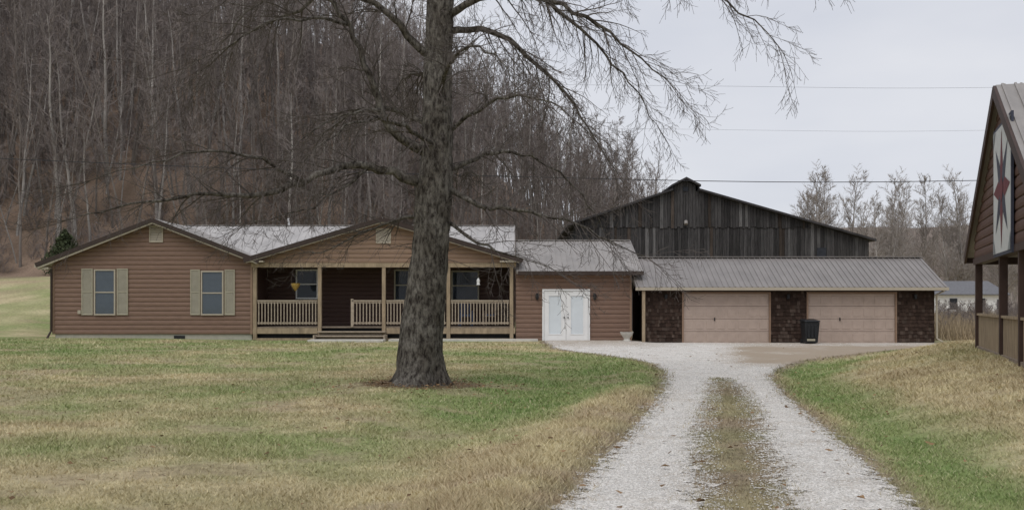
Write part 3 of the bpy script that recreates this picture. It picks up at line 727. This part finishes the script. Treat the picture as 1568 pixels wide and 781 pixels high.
cp=[tp(a,b) for a,b,_ in tr_pts]; sp=spline(cp,.05)
zr=[c.z for c in cp]; rr_=[c for _,_,c in tr_pts]
V=[];Fc=[]; ns=72
for i,p in enumerate(sp):
    r0=float(np.interp(p.z,zr,rr_))
    ts=np.arange(ns)*6.28318/ns
    w1=vnoise(ts*1.5,np.full(ns,p.z*1.5),19)*2
    nn=vnoise(np.cos(ts)*1.6+5,np.sin(ts)*1.6+p.z*.8,11)-.5
    n3=np.abs(vnoise(ts*9.+w1,np.full(ns,p.z*2.6),12)-.5)*2
    n4=vnoise(ts*17.,np.full(ns,p.z*9.),13)-.5
    flare=max(0,(.60-p.z)/.65)
    for k in range(ns):
        t=ts[k]; lob=1+flare*.20*(math.sin(3*t+.6)+.6*math.sin(5*t+2))
        r=r0*lob*(1+.08*nn[k])+.028*n3[k]+.014*n4[k]-.01
        V.append((p.x+math.cos(t)*r,p.y+math.sin(t)*r,p.z))
for i in range(len(sp)-1):
    for k in range(ns):
        k2=(k+1)%ns; Fc.append((i*ns+k,i*ns+k2,(i+1)*ns+k2,(i+1)*ns+k))
mb=MB(); mb.v=V; mb.f=Fc; mb.obj('trunk',M_bark,HT,smooth=True)

LV,LF=[],[]
TV,TF=[],[]
def rnd3():
    while True:
        v=Vector((random.uniform(-1,1),random.uniform(-1,1),random.uniform(-1,1)))
        if .1<v.length<1: return v.normalized()
def grow(start,dr,length,r,level,droop):
    seg=max(4,int(length/.16)) if level<3 else 4
    pts=[start.copy()];d=dr.normalized();st=length/seg
    for i in range(seg):
        t=i/seg
        w=(-droop*(1-t)*.8+1.4*(.35+droop)*max(0,t-.45))*.30
        d=(d+rnd3()*(.18 if level<3 else .13)+Vector((0,0,w))).normalized()
        pts.append(pts[-1]+d*st)
    rad=[max(.003,r*(1-.8*i/seg)) for i in range(seg+1)]
    if r>.02: add_tube(LV,LF,pts,rad,6)
    else: add_tube(TV,TF,pts,rad,3)
    if level<3:
        n={1:int(length*5.0)+2,2:int(length*6)+2}[level]
        for k in range(n):
            t=.12+.88*(k+random.random())/n; i=min(seg-1,int(t*seg)); p=pts[i].lerp(pts[i+1],t*seg-i)
            td=(pts[i+1]-pts[i]).normalized(); s=rnd3(); s=(s-td*s.dot(td)).normalized()
            nd=td*.76+s*.68
            ln=length*(.46 if level==1 else .5)*(1.05-t*.6)*random.uniform(.5,1.3)
            grow(p,nd,max(.16,ln),max(.004,rad[i]*.5),level+1,droop)
limbs=[
 ([(690,22,0),(750,8,-.6),(820,22,-1.1),(890,62,-1.5),(950,115,-1.8),(1000,165,-2.0)],.085,.6),
 ([(690,48,0),(750,35,.5),(820,78,1.0),(885,140,1.3),(930,205,1.5),(965,260,1.6)],.075,.6),
 ([(694,-60,0),(790,-95,-.8),(900,-60,-1.4),(990,-5,-1.8),(1060,40,-2.0),(1110,80,-2.2),(1140,118,-2.3)],.10,.65),
 ([(900,-62,-1.4),(980,-40,-2.2),(1060,0,-2.8),(1110,25,-3.2),(1135,45,-3.5)],.05,.65),
 ([(690,-40,0),(760,-60,1.0),(850,-30,1.6),(925,30,2.0),(985,90,2.2),(1030,160,2.3)],.085,.65),
 ([(650,285,0),(620,272,-.2),(570,262,-.5),(520,268,-.8),(480,288,-1.0),(430,305,-1.3),(360,312,-1.6),(280,322,-1.9),(190,345,-2.1)],.105,.15),
 ([(655,190,0),(610,168,.4),(560,155,.8),(520,158,1.1),(480,185,1.4),(440,225,1.6)],.065,.3),
 ([(655,235,0),(615,215,-.3),(590,175,-.5),(565,110,-.7),(545,55,-.8),(505,15,-1.0),(455,-10,-1.2),(390,-15,-1.4)],.10,.2),
 ([(545,55,-.8),(500,60,-1.4),(450,75,-1.9),(400,110,-2.2),(350,150,-2.4)],.04,.3),
 ([(590,175,-.5),(545,195,-1.2),(500,225,-1.6),(460,270,-1.9)],.035,.3),
 ([(480,288,-1.0),(430,262,-1.5),(370,255,-2.0),(300,275,-2.4),(230,300,-2.7)],.045,.2),
 ([(505,15,-1.0),(450,40,-.6),(390,50,-.2),(330,80,.2),(270,130,.5)],.04,.3),
 ([(660,88,0),(625,62,-.2),(600,30,-.4),(558,8,-.6),(500,-10,-1.0),(440,10,-1.4),(380,45,-1.8)],.085,.3),
 ([(690,290,0),(735,318,-.5),(790,325,-.9),(860,345,-1.3),(920,375,-1.6),(965,400,-1.8)],.06,.2),
 ([(688,262,0),(740,232,.5),(800,225,1.0),(860,250,1.4),(910,300,1.7),(945,355,1.9)],.06,.4),
 ([(690,200,0),(735,175,-.6),(790,165,-1.2),(850,190,-1.7),(900,240,-2.0)],.05,.4),
 ([(645,330,0),(600,335,.4),(545,350,.9),(490,375,1.2),(440,385,1.5)],.045,.2),
 ([(570,262,-.5),(530,300,-.9),(480,335,-1.3),(420,350,-1.6)],.035,.2),
 ([(688,340,0),(720,365,-.4),(760,385,-.8),(810,400,-1.1),(850,420,-1.3)],.04,.2),
 ([(670,150,0),(690,130,-1.2),(720,120,-2.4),(760,150,-3.4),(790,200,-4)],.06,.3),
 ([(668,230,0),(640,215,-1.2),(600,215,-2.3),(560,245,-3.2),(530,290,-3.8)],.06,.3),
 ([(668,260,0),(690,245,1.2),(720,240,2.4),(740,260,3.4)],.06,.3),
 ([(668,120,0),(640,90,1.2),(600,80,2.4),(560,100,3.4)],.06,.3),
 ([(655,-20,0),(600,-70,.5),(520,-90,1.0),(430,-70,1.4),(340,-20,1.8),(280,50,2.0)],.10,.3),
 ([(680,-150,0),(740,-230,-.5),(830,-270,-1),(930,-240,-1.5),(1020,-150,-2)],.10,.3),
 ([(680,-190,0),(620,-270,.5),(520,-300,1),(420,-260,1.5)],.10,.3),
 ([(684,-250,0),(700,-350,1),(740,-430,1.6)],.08,.1),
]
for L_,r0,dp in limbs:
    pts=spline([tp(*q) for q in L_],.22)
    for i in range(2,len(pts)): pts[i]=pts[i]+rnd3()*.045
    n=len(pts); rad=[max(.007,r0*(1-.93*(i/(n-1))**.8)) for i in range(n)]
    add_tube(LV,LF,pts,rad,8)
    tot=sum((pts[i+1]-pts[i]).length for i in range(n-1)); cnt=int(tot*(6.4 if dp>=.6 else 5.2))
    if pts[-1].z>9: cnt=int(tot*2.5)
    for k in range(cnt):
        t=.12+.88*(k+random.random())/cnt; i=min(n-2,int(t*(n-1))); p=pts[i].lerp(pts[i+1],t*(n-1)-i)
        td=(pts[i+1]-pts[i]).normalized(); s=rnd3(); s=(s-td*s.dot(td)).normalized()
        ln=random.uniform(.5,1.8)*(1.15-.4*t)
        if pts[0].z<5.2: ln*=.85
        grow(p,td*.8+s*.65,ln,min(rad[i]*.5,.017),1 if ln>.7 else 2,dp)
    for _ in range(2): grow(pts[-1],(pts[-1]-pts[-3]).normalized()+rnd3()*.3,1.1,.009,1,dp)
for k in range(70):
    z=random.uniform(2.4,7.5); a=random.uniform(0,6.28); r=float(np.interp(z,zr,rr_)); xc=float(np.interp(z,zr,[c.x for c in cp]))
    grow(Vector((xc+math.cos(a)*r*.9,TD+math.sin(a)*r*.9,z)),Vector((math.cos(a),math.sin(a),random.uniform(-.3,.6))),random.uniform(.3,1.2),.009,2,.2)
mb=MB(); mb.v=LV; mb.f=LF; mb.obj('limbs',M_bark,HT,smooth=True)
mb=MB(); mb.v=TV; mb.f=TF; mb.obj('twigs',M_twig,HT)

M_ft=[mat('forest_trunk_a',(.33,.305,.28),.95,.35,1.5,.2,(1,1,.3),spec=.05),mat('forest_trunk_b',(.20,.175,.155),.95,.35,1.5,.2,(1,1,.3),spec=.05)]
M_ftwig=mat('forest_twigs',(.225,.193,.178),.95,.3,.3,0,spec=.05)  # twig colour lightened to stand in for hillside haze
M_ltwig=mat('pale_twigs',(.34,.305,.275),.95,.2,.3,0,spec=.05)
def rv(R):
    while True:
        v=Vector((R.uniform(-1,1),R.uniform(-1,1),R.uniform(-1,1)))
        if .1<v.length<1: return v.normalized()
def forest_tree(name,seed,h,tr,br0,nb,spread,mt,mw,tw=4,twd=.012,elv=(.4,1.1)):
    R=random.Random(seed); V=[];Fc=[];W=[];WF=[]
    pts=[Vector((0,0,-.6))];d=Vector((R.uniform(-.12,.12),R.uniform(-.12,.12),1))
    n=12
    for i in range(n): d=(d+rv(R)*.085+Vector((0,0,.06))).normalized(); pts.append(pts[-1]+d*(h+.6)/n)
    rad=[tr*(1-.9*(i/n)**1.1) for i in range(n+1)]
    add_tube(V,Fc,pts,rad,6)
    for k in range(nb):
        t=br0+(1-br0)*(k+R.random())/nb; i=min(n-1,int(t*n)); p=pts[i].lerp(pts[i+1],t*n-i)
        a=R.uniform(0,6.28); el=R.uniform(*elv)
        d=Vector((math.cos(a),math.sin(a),el)).normalized()
        ln=h*spread*(1.1-t*.8)*R.uniform(.5,1.2); q=[p]; sg=4
        for j in range(sg): d=(d+rv(R)*.22+Vector((0,0,.12))).normalized(); q.append(q[-1]+d*ln/sg)
        r0=max(.018,rad[i]*.45); add_tube(W,WF,q,[r0*(1-.8*j/sg) for j in range(sg+1)],3)
        for m_ in range(6):
            tt=.25+.75*(m_+R.random())/6; ii=min(sg-1,int(tt*sg)); pp=q[ii].lerp(q[ii+1],tt*sg-ii)
            dd=((q[ii+1]-q[ii]).normalized()*.8+rv(R)*.7+Vector((0,0,.15))).normalized(); l2=ln*.42*R.uniform(.6,1.3)
            q2=[pp,pp+dd*l2*.5,pp+(dd+rv(R)*.25).normalized()*l2]
            add_tube(W,WF,q2,[.016,.012,.006],3)
            for s_ in range(tw):
                b=pp+dd*l2*R.uniform(.2,1); e=(dd+rv(R)*.8+Vector((0,0,.2))).normalized()*l2*R.uniform(.35,.8)
                sd=e.cross(rv(R)).normalized()*twd; nn=len(W)
                W+= [tuple(b-sd),tuple(b+sd),tuple(b+e)]; WF.append((nn,nn+1,nn+2))
    nv=len(V); allv=V+[tuple(x) for x in W]; allf=Fc+[tuple(x+nv for x in f) for f in WF]
    me=bpy.data.meshes.new(name); me.from_pydata(allv,[],allf); me.materials.append(mt); me.materials.append(mw)
    mi=[0]*len(Fc)+[1]*len(WF); me.polygons.foreach_set('material_index',mi); me.update()
    return bpy.data.objects.new(name,me)
def scatter(name,pts,coll,smin,smax,seed=0):
    me=bpy.data.meshes.new(name); me.from_pydata([tuple(p) for p in pts],[],[]); o=bpy.data.objects.new(name,me); COL.objects.link(o)
    ng=bpy.data.node_groups.new(name+'_scatter','GeometryNodeTree')
    ng.interface.new_socket('Geometry',in_out='INPUT',socket_type='NodeSocketGeometry'); ng.interface.new_socket('Geometry',in_out='OUTPUT',socket_type='NodeSocketGeometry')
    N=ng.nodes.new; K=ng.links.new
    gi=N('NodeGroupInput');go=N('NodeGroupOutput');ip=N('GeometryNodeInstanceOnPoints');ci=N('GeometryNodeCollectionInfo')
    ci.inputs['Collection'].default_value=coll; ci.inputs['Separate Children'].default_value=True; ci.inputs['Reset Children'].default_value=True
    rr=N('FunctionNodeRandomValue'); rr.data_type='FLOAT_VECTOR'; rr.inputs[0].default_value=(-.08,-.08,0); rr.inputs[1].default_value=(.08,.08,6.28)
    rs=N('FunctionNodeRandomValue'); rs.data_type='FLOAT'; rs.inputs[2].default_value=smin; rs.inputs[3].default_value=smax
    for nd,s in ((rr,seed),(rs,seed+5)):
        for i_ in nd.inputs:
            if i_.name=='Seed': i_.default_value=s
    K(gi.outputs[0],ip.inputs['Points']); K(ci.outputs[0],ip.inputs['Instance']); ip.inputs['Pick Instance'].default_value=True
    K(rr.outputs[0],ip.inputs['Rotation']); K(rs.outputs[1],ip.inputs['Scale']); K(ip.outputs[0],go.inputs[0])
    md=o.modifiers.new('scatter','NODES'); md.node_group=ng
    return o
cf=bpy.data.collections.new('forest_variants')
for i in range(8): cf.objects.link(forest_tree('forest_tree_variant_%d'%i,100+i,random.uniform(11.5,15.5),random.uniform(.06,.15),.36,26,.20,M_ft[0 if i<3 else 1],M_ftwig))
cl=bpy.data.collections.new('pale_variants')
for i in range(3): cl.objects.link(forest_tree('pale_tree_variant_%d'%i,200+i,15,.17,.14,64,.27,M_ft[0],M_ltwig,8,.018,(.5,1.6)))
cb=bpy.data.collections.new('brush_variants')
for i in range(3): cb.objects.link(forest_tree('brush_variant_%d'%i,300+i,3.2,.03,.05,26,.4,M_ftwig,M_ftwig,6,.008))
pts=[];cell=set()
R=random.Random(5)
while len(pts)<1700:
    x=R.uniform(-90,19); y=R.uniform(60,140)
    t=y-float(np.interp(x,tx,ty))
    if t<2 or (y>108 and R.random()<.5): continue
    if abs(x)>.62*y+6: continue
    c=(int(x/1.4),int(y/1.4))
    if c in cell: continue
    cell.add(c); pts.append((x,y,0))
P=np.array(pts); P[:,2]=height(P[:,0],P[:,1])-.3
scatter('hillside_forest',P,cf,.60,1.2,1)
pts=[]
while len(pts)<380:
    x=R.uniform(-60,17); y=R.uniform(56,100); t=y-float(np.interp(x,tx,ty))
    if t<1 or t>22: continue
    pts.append((x,y,0))
P=np.array(pts); P[:,2]=height(P[:,0],P[:,1])-.05
scatter('hillside_brush',P,cb,.5,1.2,2)
pts=[(30.8+R.uniform(-.6,.6)+i*.95,108+R.uniform(-5,6),0) for i in range(12)]+[(45.5+i*1.4,112+R.uniform(-5,5),0) for i in range(9)]
P=np.array(pts); P[:,2]=height(P[:,0],P[:,1])-.3
scatter('pale_tree_line',P,cl,.78,1.05,3)
pts=[]
for _ in range(700):
    y=R.uniform(150,330); x=y*R.uniform(.30,.60); pts.append((x,y,0))
for _ in range(120):
    y=R.uniform(118,150); x=y*R.uniform(.28,.60); pts.append((x,y,0))
P=np.array(pts); P[:,2]=height(P[:,0],P[:,1])-.3
scatter('distant_woods',P,cf,.45,.85,4)
pts=[]
for _ in range(160):
    y=R.uniform(46,90); x=y*R.uniform(.415,.56); pts.append((x,y,0))
P=np.array(pts); P[:,2]=height(P[:,0],P[:,1])
scatter('field_brush',P,cb,.25,.55,6)

n=26000
yy=44+40*rng.random(n); xx=yy*(.40+.22*rng.random(n)); z=height(xx,yy); hh=.35+.7*rng.random(n); a=rng.random(n)*6.28; w_=.02
A=np.stack([xx-w_,yy,z],-1);B=np.stack([xx+w_,yy,z],-1);C=np.stack([xx+np.cos(a)*.25,yy+np.sin(a)*.25,z+hh],-1)
c=np.array([[.34,.27,.18]])*(.6+.7*rng.random(n))[:,None]
np_mesh('tall_dry_weeds',np.stack([A,B,C],1).reshape(-1,3),np.arange(n*3).reshape(-1,3),3,M_blade,np.repeat(c,3,0))

def cedar(x,y,h,r):
    z=float(height(x,y)); n=5000
    t=rng.random(n)**.8; rad=r*(1-t)**.7*(.45+.7*rng.random(n)); a=rng.random(n)*6.28
    rad*=1+.35*np.sin(a*3+t*9)
    c=np.stack([x+rad*np.cos(a),y+rad*np.sin(a),z+.2+t*h],-1)
    v=[c+rng.normal(0,.065,(n,3)) for _ in range(3)]
    col=np.array([[.07,.085,.045]])*(.5+1.1*rng.random(n))[:,None]
    T_=empty('cedar_tree'); np_mesh('cedar_foliage',np.stack(v,1).reshape(-1,3),np.arange(n*3).reshape(-1,3),3,M_blade,np.repeat(col,3,0),T_)
    MB().tube([(x,y,z-.1),(x,y,z+h*.8)],[.09,.02],7).obj('cedar_trunk',M_twig,T_)
cedar(-28.4,65,2.8,1.2); cedar(-14,66,4,1.4); cedar(-9.6,69,3.4,1.1)

def wire(name,pts,r=.012):
    s=spline([Vector(p) for p in pts],2.0)
    MB().tube(s,[r]*len(s),5).obj(name,M_wire,None)
wire('power_line',[(-40,34,7.6),(-17,34,6.35),(0,34,5.75),(15.5,34,5.62),(40,34,6.6)],.013)
wire('power_line',[(-60,82,19.5),(10,82,18.9),(40,82,18.75),(90,82,20)],.009)
wire('power_line',[(-60,83,16.5),(10,83,15.6),(40,83,15.5),(90,83,17)],.007)
for x in (-40,40):
    p=empty('utility_pole',(x,34,0)); z=float(height(x,34)); MB().tube([(0,0,z-.5),(0,0,8.4)],[.15,.1],10).obj('pole',M_deck,p); MB().box(-.06,.06,-1,1,7.9,8.02).obj('crossarm',M_deck,p)

# ---------------------------------------------------------------- world, sun, camera
W=bpy.data.worlds.new('World'); scene.world=W; W.use_nodes=True; nt=W.node_tree
bg=nt.nodes['Background']; sky=nt.nodes.new('ShaderNodeTexSky'); sky.sky_type='NISHITA'; sky.sun_disc=False
EL,AZ=math.radians(56),math.radians(205)
sky.sun_elevation=EL; sky.sun_rotation=AZ
tc=nt.nodes.new('ShaderNodeTexCoord'); mp=nt.nodes.new('ShaderNodeMapping'); mp.inputs['Scale'].default_value=(1,1,3.2)
nz=nt.nodes.new('ShaderNodeTexNoise'); nz.inputs['Scale'].default_value=1.6; nz.inputs['Detail'].default_value=5; nz.inputs['Roughness'].default_value=.5
cr=nt.nodes.new('ShaderNodeValToRGB'); e=cr.color_ramp.elements; e[0].position=.32; e[0].color=(5.6,5.95,6.9,1); e[1].position=.68; e[1].color=(7.8,7.9,8.35,1)
nt.links.new(tc.outputs['Generated'],mp.inputs[0]); nt.links.new(mp.outputs[0],nz.inputs[0]); nt.links.new(nz.outputs[0],cr.inputs[0])
mx=nt.nodes.new('ShaderNodeMix'); mx.data_type='RGBA'; mx.inputs[0].default_value=.93
nt.links.new(sky.outputs[0],mx.inputs[6]); nt.links.new(cr.outputs[0],mx.inputs[7]); nt.links.new(mx.outputs[2],bg.inputs[0])
bg.inputs[1].default_value=.1
ld=bpy.data.lights.new('sun','SUN'); ld.energy=1.25; ld.angle=math.radians(40); ld.color=(1,.965,.91)
lo=bpy.data.objects.new('sun',ld); COL.objects.link(lo)
dv=Vector((math.sin(AZ)*math.cos(EL),math.cos(AZ)*math.cos(EL),math.sin(EL)))
lo.rotation_euler=dv.to_track_quat('Z','Y').to_euler(); lo.location=(0,-20,40)
cam=bpy.data.cameras.new('camera'); cam.lens=36; cam.sensor_width=36; cam.shift_y=.0456; cam.clip_end=6000; cam.clip_start=.1
co_=bpy.data.objects.new('camera',cam); COL.objects.link(co_); co_.location=(0,0,1.6); co_.rotation_euler=(math.radians(90),0,0)
scene.camera=co_
scene.view_settings.view_transform='Standard'; scene.view_settings.look='None'; scene.view_settings.exposure=0
